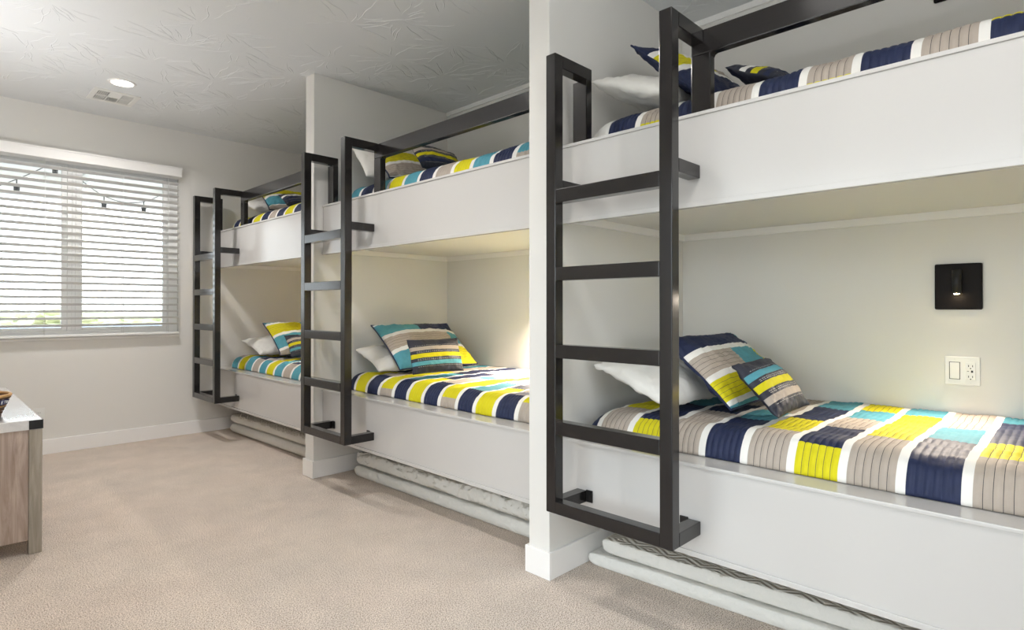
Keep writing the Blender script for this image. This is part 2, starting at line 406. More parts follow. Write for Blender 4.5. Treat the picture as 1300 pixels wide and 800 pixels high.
for x0, x1 in ((WX0 + fw, MX - .045), (MX + .045, WX1 - fw)):
    box_bm(bm, (x1 - .035, fy0 + .02, WZ0 + .05), (x1, fy1 - .015, WZ1 - .05), .003)
    box_bm(bm, (x0, fy0 + .02, WZ0 + .05), (x0 + .012, fy1 - .015, WZ1 - .05), .003)
    box_bm(bm, (x0 + .012, fy0 + .02, WZ0 + .05), (x1 - .035, fy1 - .015, WZ0 + .075), .003)
    box_bm(bm, (x0 + .012, fy0 + .02, WZ1 - .075), (x1 - .035, fy1 - .015, WZ1 - .05), .003)
build('window_sash', bm, M['vinyl'], win)
boxes('glass_pane', [((WX0 + fw + .012, fy0 + .035, WZ0 + .075), (MX - .08, fy0 + .041, WZ1 - .075)),
                     ((MX + .057, fy0 + .035, WZ0 + .075), (WX1 - fw - .035, fy0 + .041, WZ1 - .075))], M['glass'], win)
boxes('window_sill', [((WX0 - .01, W - .012, .892), (WX1 + .005, W + .022, .912))], M['trim'], win, bev=.003)

# horizontal blind
bl = thing('window_blind', 'white horizontal slat blind with a wide valance hanging over the window', 'blind', ((WX0 + WX1) / 2, W - .03, 0.9))
def loc(o, root):            # keep world placement when parented to a moved Empty
    o.location = o.location - root.location; return o
bm = bmesh.new()
box_bm(bm, (WX0 - .01, W - .075, 2.315), (WX1 + .010, W - .058, 2.398), .004)
box_bm(bm, (WX0 - .012, W - .079, 2.385), (WX1 + .012, W - .058, 2.398), .003)
box_bm(bm, (WX1 - .006, W - .058, 2.315), (WX1 + .010, W - .001, 2.398), .003); box_bm(bm, (WX0 - .01, W - .058, 2.315), (WX0 + .006, W - .001, 2.398), .003)
loc(build('valance', bm, M['trim'], bl), bl)
bm = bmesh.new(); box_bm(bm, (WX0 + .006, W - .052, 2.335), (WX1 - .008, W - .004, 2.385), .003)
loc(build('headrail', bm, M['vinyl'], bl), bl)
bm = bmesh.new()
tilt = Matrix.Rotation(math.radians(-20), 3, 'X')
z = 2.310; nsl = 0
while z > 0.955:
    c = Vector(((WX0 + WX1) / 2, W - .030, z))
    box_bm(bm, (WX0 + .008, W - .055, z - .0015), (WX1 - .006, W - .005, z + .0015), .001, 1, rot=tilt, piv=c)
    z -= 0.0566; nsl += 1
loc(build('slats', bm, M['slat'], bl), bl)
bm = bmesh.new(); box_bm(bm, (WX0 + .006, W - .055, 0.918), (WX1 - .006, W - .005, 0.938), .004)
loc(build('bottom_rail', bm, M['vinyl'], bl), bl)
for x in (-1.60, -1.178, -0.66, -0.32):
    bm = bmesh.new()
    cyl_bm(bm, (x, W - .0575, 0.935), (x, W - .0575, 2.34), .0011, 6); cyl_bm(bm, (x, W - .003, 0.935), (x, W - .003, 2.34), .0011, 6)
    loc(build('ladder_cord', bm, M['cord'], bl), bl)

# ------------------------------------------------------------------ ceiling fittings
def downlight(x, y, label, k_w=1.0):
    t = thing('recessed_light', label, 'ceiling light', (x, y, H), 'recessed ceiling lights')
    bm = bmesh.new(); lathe_bm(bm, [(.066, -.002), (.068, -.0065), (.082, -.006), (.086, -.001), (.086, 0)], (0, 0, 0), 40)
    build('trim_ring', bm, M['trim'], t)
    bm = bmesh.new(); r = lathe_bm(bm, [(.067, -.003), (.03, -.0035), (.002, -.0035)], (0, 0, 0), 32); bm.faces.new(r[-1])
    build('diffuser', bm, M['can'], t)
    ld = bpy.data.lights.new('downlight', 'AREA'); ld.shape = 'DISK'; ld.size = .13; ld.energy = CAN_W * k_w; ld.color = (1, .975, .95)
    ld.spread = math.radians(150)
    lo = bpy.data.objects.new('downlight_lamp', ld); COL.objects.link(lo); lo.parent = t; lo.location = (0, 0, -.012)
CAN_W = 15; UP_W = 45
downlight(-0.864, 3.238, 'round white recessed downlight glowing beside the ceiling vent')
ADDED_CANS = [(-0.864, 0.95), (-0.864, -1.25)]  # extra downlights out of frame, added to brighten the room
for (x, y), k_w in zip(ADDED_CANS, (.8, .4)): downlight(x, y, 'added round recessed downlight, unseen in the ceiling near the camera', k_w)

gl = thing('added_dome_light', 'added glass dome ceiling light, unseen above the camera', 'ceiling light', (-1.15, -0.75, H))  # unseen dome light, added as fill for the room
bm = bmesh.new(); lathe_bm(bm, [(.02, 0), (.16, 0), (.16, -.02), (.15, -.025), (.02, -.025)], (0, 0, 0), 40); build('base_plate', bm, M['trim'], gl)
bm = bmesh.new(); r = lathe_bm(bm, [(.148, -.025)] + [(.148 * math.cos(a * PI / 20), -.025 - .095 * math.sin(a * PI / 20)) for a in range(1, 10)], (0, 0, 0), 40); bm.faces.new(r[-1])
build('glass_dome', bm, M['dome'], gl)
def uplight(x, y, z_, watts, nm, label, cat):  # both uplights are unseen, added to brighten ceiling and walls
    t = thing(nm, label, cat, (x, y, 0 if nm == 'added_floor_lamp' else z_))
    o_ = z_ if nm == 'added_floor_lamp' else 0
    bm = bmesh.new(); lathe_bm(bm, [(.02, o_ - .10), (.07, o_ - .06), (.13, o_), (.135, o_ + .005), (.125, o_), (.06, o_ - .05), (.015, o_ - .07)], (0, 0, 0), 40)
    build('shade', bm, M['steel_dark'] if nm == 'added_floor_lamp' else M['trim'], t)
    if nm == 'added_floor_lamp':
        bm = bmesh.new(); cyl_bm(bm, (0, 0, .02), (0, 0, o_ - .08), .012, 16); build('pole', bm, M['steel_dark'], t)
        bm = bmesh.new(); cyl_bm(bm, (0, 0, 0), (0, 0, .02), .14, 32); build('base', bm, M['steel_dark'], t)
    else:
        bm = bmesh.new(); box_bm(bm, (XL - x + .0005, -.04, -.14), (XL - x + .02, .04, .02), .004); cyl_bm(bm, (XL - x + .02, 0, -.09), (.0, 0, -.08), .012, 12)
        build('wall_bracket', bm, M['trim'], t)
    bm = bmesh.new(); cyl_bm(bm, (0, 0, o_ - .055), (0, 0, o_ - .01), .028, 16); build('bulb', bm, M['dome'], t)
    ld = bpy.data.lights.new('uplight', 'AREA'); ld.shape = 'DISK'; ld.size = .20; ld.energy = watts; ld.color = (.98, .985, 1)
    lo = bpy.data.objects.new('added_uplight_lamp', ld); COL.objects.link(lo); lo.parent = t; lo.location = (0, 0, o_ + .004); lo.rotation_euler = (PI, 0, 0)
uplight(-2.03, 2.55, 1.45, UP_W * .28, 'added_wall_lamp', 'added wall uplight, unseen above the dresser, brightening the ceiling', 'wall lamp')
uplight(-2.05, -2.62, 1.65, UP_W * 0.8, 'added_floor_lamp', 'added torchiere floor lamp, unseen behind the camera, brightening the room', 'floor lamp')
v = thing('ceiling_vent', 'white rectangular air register with three louvred sections on the ceiling', 'vent', (-0.84, 3.617, H))
bm = bmesh.new()
vx, vy = .147, .150
for a, b in (((-vx, -vy, -.008), (vx, -vy + .035, 0)), ((-vx, vy - .035, -.008), (vx, vy, 0)), ((-vx, -vy + .035, -.008), (-vx + .03, vy - .035, 0)),
             ((vx - .03, -vy + .035, -.008), (vx, vy - .035, 0)), ((-.042, -vy + .035, -.008), (-.034, vy - .035, 0)), ((.034, -vy + .035, -.008), (.042, vy - .035, 0)),
             ((-vx + .03, -.006, -.008), (vx - .03, .006, 0))): box_bm(bm, a, b, .002, 1)
build('register_frame', bm, M['plastic'], v)
bm = bmesh.new(); box_bm(bm, (-vx + .028, -vy + .03, -.0015), (vx - .028, vy - .03, -.0005))
build('duct_backing', bm, M['slot'], v)
bm = bmesh.new()
for s, ang in ((-1, 50), (1, -50)):
    for i in range(6):
        x = s * (.052 + i * .0122)
        for y0, y1 in ((-vy + .036, -.007), (.007, vy - .036)):
            box_bm(bm, (x - (.0032 if s < 0 else .0042), y0, -.0045), (x + (.0032 if s < 0 else .0042), y1, -.0033))
for i in range(9):
    for s in (-1, 1):
        y = s * (.016 + i * .0115)
        box_bm(bm, (-.034, y - .0036, -.0045), (.034, y + .0036, -.0033), rot=Matrix.Rotation(math.radians(18 * s), 3, 'X'), piv=(0, y, -.004))
build('louvre', bm, M['plastic'], v)

# ------------------------------------------------------------------ bunk beds
PLACE = {0: ('nearest', 'right'), 1: ('middle', 'centre'), 2: ('farthest', 'by the window wall')}
def bunk(b, upper, label):
    zb, zt = (KZ(1.5267), KZ(1.8768)) if upper else (KZ(0.2313), KZ(0.575))
    y0, y1 = b - 1.9795, b - .0005
    t = thing('bunk_bed', label, 'bed', (P, (y0 + y1) / 2, zb), 'built-in white bunk beds')
    off = Vector(t.location)
    def part(nm, specs, m, bev=.002):
        bm = bmesh.new()
        for a, bb in specs: box_bm(bm, a, bb, bev)
        for q in bm.verts: q.co -= off
        return build(nm, bm, m, t)
    part('front_panel', [((P, y0, zb + .002), (P + .03, y1, zt - .013))], M['white'])
    part('ledge_cap', [((P - .006, y0, zt - .013), (P + .150, y1, zt))], M['white'], .003)
    part('bottom_lip', [((P - .007, y0, zb), (P, y1, zb + .019))], M['white'])
    if not upper: part('support_base', [((.935, y0 + .02, .001), (D - .0005, y1 - .02, zb + .035))], M['wall'])
    dz = 1.5625 if upper else zb + .035
    part('platform', [((P + .03, y0, dz), (D - .0005, y1, dz + .03))], M['wall'])
    return t
BL = [('near', 'lowest bunk'), ('middle', ''), ('far', '')]
WHERE = ['nearest the camera at the right', 'in the middle bay between the columns', 'in the far bay beside the window wall']
for i, b in enumerate(BAYS):
    bunk(b, False, 'white lower built-in bunk, ' + WHERE[i])
    bunk(b, True, 'white upper built-in bunk, ' + WHERE[i])

# mattresses and quilts
def mattress(b, upper):
    z0, z1 = (1.593, 1.945) if upper else (.330, .680)
    bm = bmesh.new(); box_bm(bm, (.245, b - 1.88, z0), (D - .03, b - .20, z1), .04, 4)
    return build('mattress', bm, M['pad'])

PITCH, WB = 0.163 * K, 0.0255
def quilt(b, upper, cols, y_first, label, seed, band=.163, xf=0.245, puff=.0032, ch=6, thread=True, gap=.05):
    """striped patchwork quilt: columns run across the bed, each with its list of (colour, arc length)"""
    zc, Hq = (KZ(1.8768), .125) if upper else (KZ(.575), .114)
    band *= K; xf = KX(xf); y_first = KY(y_first)
    cols = [None if c_ is None else [(q_, e_ if e_ > 3 or e_ < .13 else K * e_) for q_, e_ in c_] for c_ in cols]
    ye = max(b - gap, y_first + .012)
    # Y sample list with a colour-column tag
    ys = []                     # (y, kind, col, t in channel)
    segs = [(ye, y_first, None if cols[0] is None else 0)]
    y = y_first
    strip = []                  # (ya, yb, column or 'W')
    strip.append((ye, y_first, 'edge'))
    ci = 0
    while y > b - 1.955:
        strip.append((y, max(y - WB, b - 1.96), 'W')); y -= WB
        if y <= b - 1.955: break
        wcol = band - WB
        strip.append((y, max(y - wcol, b - 1.96), ci)); y -= wcol; ci += 1
    lines = []                  # (y, puff height, face kind to next)
    for ya, yb, kd in strip:
        Ls = ya - yb
        if Ls <= 1e-5: continue
        if kd == 'W':
            for q in range(3): lines.append((ya - Ls * q / 3, .35 + .5 * math.sin(PI * q / 3), kd, False))
        elif kd == 'edge':
            nn = max(4, int(Ls / .008))
            for q in range(nn): lines.append((ya - Ls * q / nn, .4, kd, False))
        else:
            nch = max(1, round(Ls / ((band - WB) / ch)))
            for c_ in range(nch):
                a0 = ya - Ls * c_ / nch; wch = Ls / nch
                tw = .0016 if c_ > 0 else 0
                if tw: lines.append((a0 + tw / 2, 0, kd, True))
                for q in range(4):
                    if q == 0: lines.append((a0 - tw / 2, 0.02, kd, False))
                    else: lines.append((a0 - wch * q / 4, math.sin(PI * q / 4) ** .7, kd, False))
    lines.append((b - 1.96, .2, 'end', False))
    # profile arc across the bed
    r = .105
    def prof(s):
        """arc length -> (x, z, nx, nz)"""
        if s < Hq - r: return xf, zc + .003 + s, -1, 0
        s2 = s - (Hq - r)
        if s2 < r * PI / 2:
            a = s2 / r
            return xf + r - r * math.cos(a), zc + Hq - r + r * math.sin(a), -math.cos(a), math.sin(a)
        return xf + r + (s2 - r * PI / 2), zc + Hq, 0, 1
    smax = (Hq - r) + r * PI / 2 + (D - .006 - xf - r)
    # block boundaries must be sampled: build one shared s list
    bnd = sorted({round(e, 4) for c_ in cols if c_ for _, e in c_ if e < smax})
    ss = [0.0]
    while ss[-1] < smax:
        ss.append(ss[-1] + (.0075 if ss[-1] < .3 else .0125))
    ss[-1] = smax
    for e in bnd:
        j = min(range(1, len(ss) - 1), key=lambda q: abs(ss[q] - e)); ss[j] = e
    ss = sorted(set(ss))
    bm = bmesh.new(); grid = []
    for y, pf, kd, th in lines:
        row = []
        dy = min(ye - y, y - (b - 1.96))
        q = min(1, dy / .13 + .02); e = math.sqrt(max(0, 1 - (1 - q) ** 2))
        for s in ss:
            x, z_, nx, nz = prof(s)
            zz = zc + .003 + (z_ - zc - .003) * e
            xx = x + (.05 * (1 - e) if s < .3 else 0)
            n1 = noise.noise(Vector((x * 3 + seed, y * 3, s * 2))) ; n2 = noise.noise(Vector((x * 16, y * 14 + seed, s * 14)))
            n3 = noise.noise(Vector((s * 55, y * 13 + seed, 3)))
            top = min(1, s / .2)
            d = 1.35 * puff * pf * (1 - .55 * top) + .0052 * n2 * (.4 + .6 * top) + .0022 * n3 * pf
            zz += (.013 * n1) * top
            if s < .1: xx += .010 * n1
            row.append(bm.verts.new((xx + nx * d * (1 if s > .005 else 0), y, max(zc + .0015, zz + nz * d))))
        grid.append(row)
    idx = {k_: i_ for i_, k_ in enumerate(CORD)}
    for i_ in range(len(lines) - 1):
        kd, th = lines[i_][2], lines[i_][3]
        for j in range(len(ss) - 1):
            f = bm.faces.new((grid[i_][j], grid[i_][j + 1], grid[i_ + 1][j + 1], grid[i_ + 1][j]))
            f.smooth = True
            sm = (ss[j] + ss[j + 1]) / 2
            if kd in ('W', 'end'): c_ = 'W'
            else:
                cl = cols[0] if kd == 'edge' else cols[(kd + 1) % len(cols)]
                c_ = next((cc for cc, e_ in cl if sm < e_), cl[-1][0])
                if th and thread and c_ in 'GYT' and c_ != 'N': c_ = 'S' if c_ != 'T' else 'T'
            f.material_index = idx[c_]
    # hem: turn the front edge under so the cloth has a thickness
    hem = [bm.verts.new((g[0].co.x + .02, g[0].co.y, zc + .001)) for g in grid]
    for i_ in range(len(grid) - 1):
        f = bm.faces.new((grid[i_][0], grid[i_ + 1][0], hem[i_ + 1], hem[i_])); f.material_index = 0
    for g in (grid[0], grid[-1]):
        lo = [bm.verts.new((q_.co.x, q_.co.y, zc + .001)) for q_ in g]
        for j in range(len(g) - 1):
            f = bm.faces.new((g[j], lo[j], lo[j + 1], g[j + 1])); f.material_index = 0
    o = build('quilt', bm, [CL[k_] for k_ in CORD])
    return tag(o, label, 'quilt', 'patchwork quilts on the bunks')

Z = 9
near_low = [[('N', Z)], [('N', Z)],
            [('G', .27), ('Y', .6), ('T', Z)], [('Y', .125), ('N', .5), ('T', Z)], [('G', .42), ('N', .7), ('G', Z)], [('N', .37), ('T', .62), ('G', Z)],
            [('G', .235), ('Y', .50), ('N', .86), ('T', Z)], [('Y', .115), ('N', .425), ('G', .70), ('T', .93), ('Y', Z)],
            [('G', .33), ('Y', .94), ('T', Z)], [('N', .445), ('T', .72), ('G', Z)], [('G', .235), ('Y', .49), ('N', .95), ('T', Z)],
            [('N', .3), ('Y', .6), ('G', Z)], [('Y', .2), ('G', .6), ('N', Z)], [('T', .4), ('N', Z)]]
# near bed starts with a narrow navy column, so give it a first band that is cut short
quilt(0.0, False, near_low[1:], -.063, 'patchwork quilt with taupe, navy and yellow blocks on the nearest lower bunk', 1.0, band=.163)
M_GY = lambda e, e2=Z: [('G', .05), ('Y', e), ('T', e2)]
mid_low = [[('N', .2), ('T', Z)], [('Y', .35), ('N', Z)], [('N', .185), ('G', .5), ('T', Z)], [('G', .055), ('Y', .6), ('G', Z)],
           [('N', .18), ('T', .55), ('N', Z)], [('Y', .33), ('N', .7), ('G', Z)], [('N', .21), ('G', .48), ('T', .62), ('W', .8), ('G', Z)],
           [('G', .06), ('Y', .97), ('T', Z)], [('N', .16), ('T', .46), ('G', .8), ('Y', Z)], [('Y', .32), ('N', .8), ('T', Z)],
           [('N', .28), ('G', .6), ('W', Z)], [('G', .10), ('Y', Z)], [('N', .4), ('T', Z)], [('Y', .3), ('G', Z)]]
quilt(BAYS[1], False, mid_low, 1.998, 'patchwork quilt with alternating yellow and navy stripes on the middle lower bunk', 2.0, band=.1548, puff=.0045, thread=False, gap=.09)
far_low = [[('G', .09), ('N', .5), ('G', Z)], [('T', .12), ('G', Z)], [('Y', .42), ('G', Z)], [('T', .26), ('Y', .4), ('G', Z)], [('G', .14), ('N', Z)],
           [('T', .14), ('G', .7), ('Y', Z)], [('Y', .36), ('N', Z)], [('T', .30), ('G', Z)], [('G', .14), ('N', Z)], [('T', .3), ('Y', Z)],
           [('N', .3), ('G', Z)], [('Y', .3), ('T', Z)], [('T', .3), ('N', Z)]]
quilt(BAYS[2], False, far_low, 4.213, 'patchwork quilt with teal, yellow and taupe stripes on the farthest lower bunk', 3.0, band=.158, puff=.0035, xf=.235, thread=False, gap=.13)
near_up = [[('W', Z)], [('N', Z)], [('Y', .045), ('G', Z)], [('N', Z)], [('G', Z)], [('N', Z)], [('Y', .04), ('G', Z)], [('N', Z)], [('G', Z)],
           [('N', .11), ('Y', Z)], [('T', .2), ('G', Z)], [('N', Z)], [('G', Z)]]
quilt(0.0, True, near_up, -.107, 'patchwork quilt with wide taupe and navy stripes on the nearest upper bunk', 4.0, band=.163)
mid_up = [[('T', Z)], [('N', Z)], [('T', Z)], [('Y', Z)], [('T', Z)], [('N', Z)], [('G', Z)], [('Y', Z)], [('T', Z)], [('N', Z)], [('G', .06), ('T', Z)], [('Y', Z)], [('N', Z)]]
quilt(BAYS[1], True, mid_up, 1.927, 'patchwork quilt with teal, navy and yellow stripes on the middle upper bunk', 5.0, band=.163, puff=.0045, thread=False, gap=.09)
far_up = [[('Y', Z)], [('N', Z)], [('Y', Z)], [('N', Z)], [('Y', Z)], [('N', Z)], [('G', Z)], [('N', Z)], [('Y', Z)], [('N', Z)], [('G', Z)], [('Y', Z)], [('T', Z)]]
quilt(BAYS[2], True, far_up, 4.213, 'patchwork quilt with navy and yellow stripes on the farthest upper bunk', 6.0, band=.158, puff=.0035, thread=False, gap=.10)
for i, b in enumerate(BAYS):
    for up in (False, True):
        o = mattress(b, up)
        tag(o, 'pale mattress under the quilt of the %s %s bunk' % (['nearest', 'middle', 'farthest'][i], 'upper' if up else 'lower'), 'mattress', 'bunk mattresses')

# ------------------------------------------------------------------ pillows
def grid_list(n, marks, step):
    """0..1 samples that hit every mark exactly"""
    ms = sorted(set([0.0, 1.0] + [m for m in marks if 0 < m < 1])); out = []
    for a, b in zip(ms, ms[1:]):
        k_ = max(1, math.ceil((b - a) / step - 1e-6))
        out += [a + (b - a) * q / k_ for q in range(k_)]
    return out + [1.0]

def cushion(name, P0, yaw, lean, w, h, tf, tb_, patt, label, cat, group, mats, parts=None, roll=0, seed=0, n=44, crump=.004, pinch=.05, flange=0, bend=0):
    """soft cushion; P0 = front-lower corner, u across the bed (+X), v up along the lean"""
    P0 = (KX(P0[0]), KY(P0[1]), KZ(P0[2])); w *= K; h *= K
    yw, ln, rl = math.radians(yaw), math.radians(lean), math.radians(roll)
    u = Vector((math.cos(yw), math.sin(yw), 0)); bk = Vector((-math.sin(yw), math.cos(yw), 0))
    v = bk * math.cos(ln) + Vector((0, 0, 1)) * math.sin(ln)
    u, v = u * math.cos(rl) + v * math.sin(rl), v * math.cos(rl) - u * math.sin(rl)
    nn = u.cross(v)                       # front normal (towards the foot of the bed, up)
    C = Vector(P0) + u * w / 2 + v * h / 2
    m_ = max(10, int(n * h / w))
    ub, vb = (patt.ub, patt.vb) if hasattr(patt, 'ub') else ([], [])
    us = grid_list(n, ub, 1 / n); vs_ = grid_list(m_, vb, 1 / m_)
    n, m_ = len(us) - 1, len(vs_) - 1
    def pos(i, j, side):
        a, c = -1 + 2 * us[i], -1 + 2 * vs_[j]
        pa, pc = a * (1 - pinch * (1 - c * c) * abs(a) ** 3), c * (1 - pinch * (1 - a * a) * abs(c) ** 3)
        k_ = max(0, (1 - abs(a) ** 2.6)) ** .62 * max(0, (1 - abs(c) ** 2.6)) ** .62
        if flange:
            fa = max(0, 1 - max(0, abs(a) - (1 - flange)) / flange) if abs(a) > 1 - flange else 1
            fc = max(0, 1 - max(0, abs(c) - (1 - flange)) / flange) if abs(c) > 1 - flange else 1
        d = (tf if side > 0 else -tb_) * k_
        wv = Vector((pa * w * 2.2 + seed * 5, pc * h * 2.2, side))
        cr = crump * noise.noise(wv * 4) + crump * .6 * noise.noise(wv * 11) + crump * 1.1 * abs(noise.noise(wv * 6.5)) * (abs(a) ** 2 + abs(c) ** 2)
        edge = (i in (0, n) or j in (0, m_))
        if side > 0 and hasattr(patt, 'st') and patt.st:
            t_ = 1 - vs_[j]; dd = min(abs(t_ - q) for q in patt.st)
            cr += .0032 * min(1, dd / .02) ** .6 * k_
        off = .006 * noise.noise(Vector((a * 2 + seed, c * 2, 7)))
        q = C + u * (pa * w / 2) + v * (pc * h / 2) + nn * (d + (0 if edge else cr * side) + off + bend * (1 - a * a))
        return q
    bm = bmesh.new(); F = {}; B = {}
    for i in range(n + 1):
        for j in range(m_ + 1):
            F[i, j] = bm.verts.new(pos(i, j, 1))
            B[i, j] = F[i, j] if (i in (0, n) or j in (0, m_)) else bm.verts.new(pos(i, j, -1))
    for i in range(n):
        for j in range(m_):
            f = bm.faces.new((F[i, j], F[i + 1, j], F[i + 1, j + 1], F[i, j + 1])); f.smooth = True
            f.material_index = patt((us[i] + us[i + 1]) / 2, (vs_[j] + vs_[j + 1]) / 2, i, j, m_)
            f = bm.faces.new((B[i, j], B[i, j + 1], B[i + 1, j + 1], B[i + 1, j])); f.smooth = True
            f.material_index = patt(-1, 0, i, j, m_)
    rim = [(i, 0) for i in range(n)] + [(n, j) for j in range(m_)] + [(i, m_) for i in range(n, 0, -1)] + [(0, j) for j in range(m_, 0, -1)]
    rim_pts = [F[q].co.copy() for q in rim]
    root = build(name, bm, mats, None, origin=C)
    tag(root, label, cat, group)
    if parts:
        bm = bmesh.new(); tube_bm(bm, [p - C for p in rim_pts], parts[1], 8, closed=True)
        pp = build(parts[0], bm, parts[2], root)
    return root

def stripes(rows, stitch=True, back='N'):
    """rows: list of (end fraction from the top, [(colour, u_end)...])"""
    idx = {k_: i_ for i_, k_ in enumerate(CORD)}
    st = []
    if stitch:
        a = 0
        for e, cells in rows:
            e = min(e, 1)
            if cells[0][0] != 'W' and e - a > .12:
                k_ = round((e - a) / .052)
                st += [a + (e - a) * q / k_ for q in range(1, k_)]
            a = e
    def f(u, v, i, j, m_):
        if u < 0: return idx[back]
        t = 1 - v
        for e, cells in rows:
            if t < e:
                c_ = next((c for c, ue in cells if u < ue), cells[-1][0])
                if c_ in 'GY' and any(abs(t - q) < .0018 for q in st): return idx['S']
                return idx[c_]
        return idx[rows[-1][1][-1][0]]
    f.ub = [ue for _, cells in rows for _, ue in cells]
    f.vb = [1 - e for e, _ in rows] + [1 - q + d for q in st for d in (-.0017, .0017)]
    f.st = st
    return f

ALLC = [CL[k_] for k_ in CORD]
def sham_rows(r): return stripes(r)
W1 = [('W', 9)]
SH = {
 'near_low': [(.30, [('N', .9), ('T', 9)]), (.37, W1), (.615, [('G', .47), ('T', .85), ('Y', 9)]), (.68, W1), (.92, [('Y', 9)]), (.97, W1), (1, [('T', 9)])],
 'mid_low': [(.05, [('W', .5), ('N', 9)]), (.30, [('T', .48), ('N', 9)]), (.37, W1), (.63, [('G', .8), ('T', 9)]), (.70, W1), (2, [('T', .7), ('Y', 9)])],
 'far_low': [(.07, [('T', 9)]), (.13, W1), (.45, [('Y', .45), ('T', 9)]), (.52, W1), (.84, [('T', .5), ('N', 9)]), (.90, W1), (2, [('G', 9)])],
 'near_up': [(.22, [('N', 9)]), (.30, W1), (.55, [('Y', .5), ('G', 9)]), (.63, W1), (2, [('N', 9)])],
 'mid_up': [(.56, [('Y', .6), ('T', 9)]), (.64, W1), (.97, [('G', .55), ('N', 9)]), (2, W1)],
 'far_up': [(.46, [('Y', 9)]), (.54, W1), (.86, [('T', .6), ('N', 9)]), (.88, W1), (2, [('G', 9)])],
}
DOT = (.225, .405, .43, .615, .645, .825)
def lum(order):
    """dark lumbar cushion with three ribbons and dotted stitching"""
    idx = {k_: i_ for i_, k_ in enumerate(CORD)}
    A, B_, C_ = order
    def f(u, v, i, j, m_):
        if u < 0: return idx['K']
        t = 1 - v
        for lo, hi, c in ((.26, .37, A), (.46, .58, B_), (.68, .79, C_)):
            if lo <= t < hi: return idx[c]
        if any(abs(t - q) < .0025 for q in DOT) and .07 < u < .93 and i % 3: return idx['D']
        return idx['K']
    f.ub = []; f.vb = [1 - q for q in (.26, .37, .46, .58, .68, .79)] + [1 - q + d for q in DOT for d in (-.0025, .0025)]
    return f

BEDZ = {False: .705, True: 2.009}
names = {0: 'nearest', 1: 'middle', 2: 'farthest'}
# white sleeping pillows (u, lean and size alike; each a little different)
cfg = [(0, False, (.285, -.395, .740), -2, 21, .74, .42, 1), (0, True, (.27, -.385, 2.045), 0, 21, .72, .40, 2),
       (1, False, (.30, 1.77, .722), -3, 21, .68, .36, 3), (1, True, (.22, 1.80, 2.03), 0, 48, .68, .43, 4),
       (2, False, (.29, 3.68, .725), 2, 16, .68, .42, 5), (2, True, (.30, 3.78, 2.035), 0, 18, .68, .40, 6)]
for i, up, p0, yaw, lean, w_, h_, sd in cfg:
    cushion('pillow', p0, yaw, lean, w_, h_, (.100 if i == 0 else .075), .04, lambda u, v, i, j, m: 0,
            'plump white pillow lying at the head of the %s %s bunk' % (names[i], 'upper' if up else 'lower'), 'pillow', 'white pillows on the bunks',
            [M['pillow']], seed=sd, crump=.008, pinch=.06, n=60)
shams = [('near_low', 0, False, (.43, -.60, .738), -2, 41, .66, .425, 'patchwork sham with navy top, taupe and yellow blocks on the nearest lower bunk'),
         ('mid_low', 1, False, (.38, 1.64, .735), -4, 36, .66, .49, 'patchwork sham with teal and taupe blocks on the middle lower bunk'),
         ('far_low', 2, False, (.35, 3.39, .732), -2, 34, .66, .49, 'patchwork sham with yellow and teal blocks on the farthest lower bunk'),
         ('near_up', 0, True, (.36, -.50, 2.035), -6, 42, .64, .47, 'patchwork sham with navy border and yellow block on the nearest upper bunk'),
         ('mid_up', 1, True, (.35, 1.72, 2.03), -4, 42, .60, .36, 'patchwork sham with yellow and taupe blocks on the middle upper bunk'),
         ('far_up', 2, True, (.34, 3.60, 2.03), -4, 34, .62, .42, 'patchwork sham with a yellow and a teal band on the farthest upper bunk')]
for key, i, up, p0, yaw, lean, w_, h_, lab in shams:
    cushion('pillow_sham', p0, yaw, lean, w_, h_, .070, .048, stripes(SH[key]), lab, 'pillow', 'patchwork shams', ALLC,
            parts=('piping', .0045, CL['N']), seed=i + up * 5 + 11, crump=.007, pinch=.05, n=66)
lums = [(0, False, (.395, -.800, .735), -1, 46, .36, .26, 'TYG', 2, 'small dark cushion with teal, yellow and tan stripes on the nearest lower bunk'),
        (1, False, (.30, 1.385, .730), -6, 70, .39, .23, 'GYT', 0, 'small dark cushion with taupe, yellow and teal stripes on the middle lower bunk'),
        (2, False, (.36, 3.20, .730), -4, 45, .40, .25, 'GYT', 0, 'small dark cushion with taupe, yellow and teal stripes on the farthest lower bunk'),
        (0, True, (.42, -.80, 2.03), -3, 26, .38, .25, 'WYN', 0, 'small dark lumbar cushion with white and yellow stripes on the nearest upper bunk'),
        (1, True, (.34, 1.34, 2.03), 2, 52, .39, .23, 'GYN', 0, 'small dark lumbar cushion with taupe and yellow stripes on the middle upper bunk'),
        (2, True, (.36, 3.28, 2.03), -3, 30, .40, .25, 'WNN', 0, 'small dark lumbar cushion with a pale stripe on the farthest upper bunk')]
for i, up, p0, yaw, lean, w_, h_, o3, roll, lab in lums:
    c = cushion('lumbar_cushion', p0, yaw, lean, w_, h_, .052, .035, lum(o3), lab, 'cushion', 'small dark striped cushions', ALLC,
                seed=i + up * 4 + 31, crump=.005, pinch=.04, n=80, roll=roll)

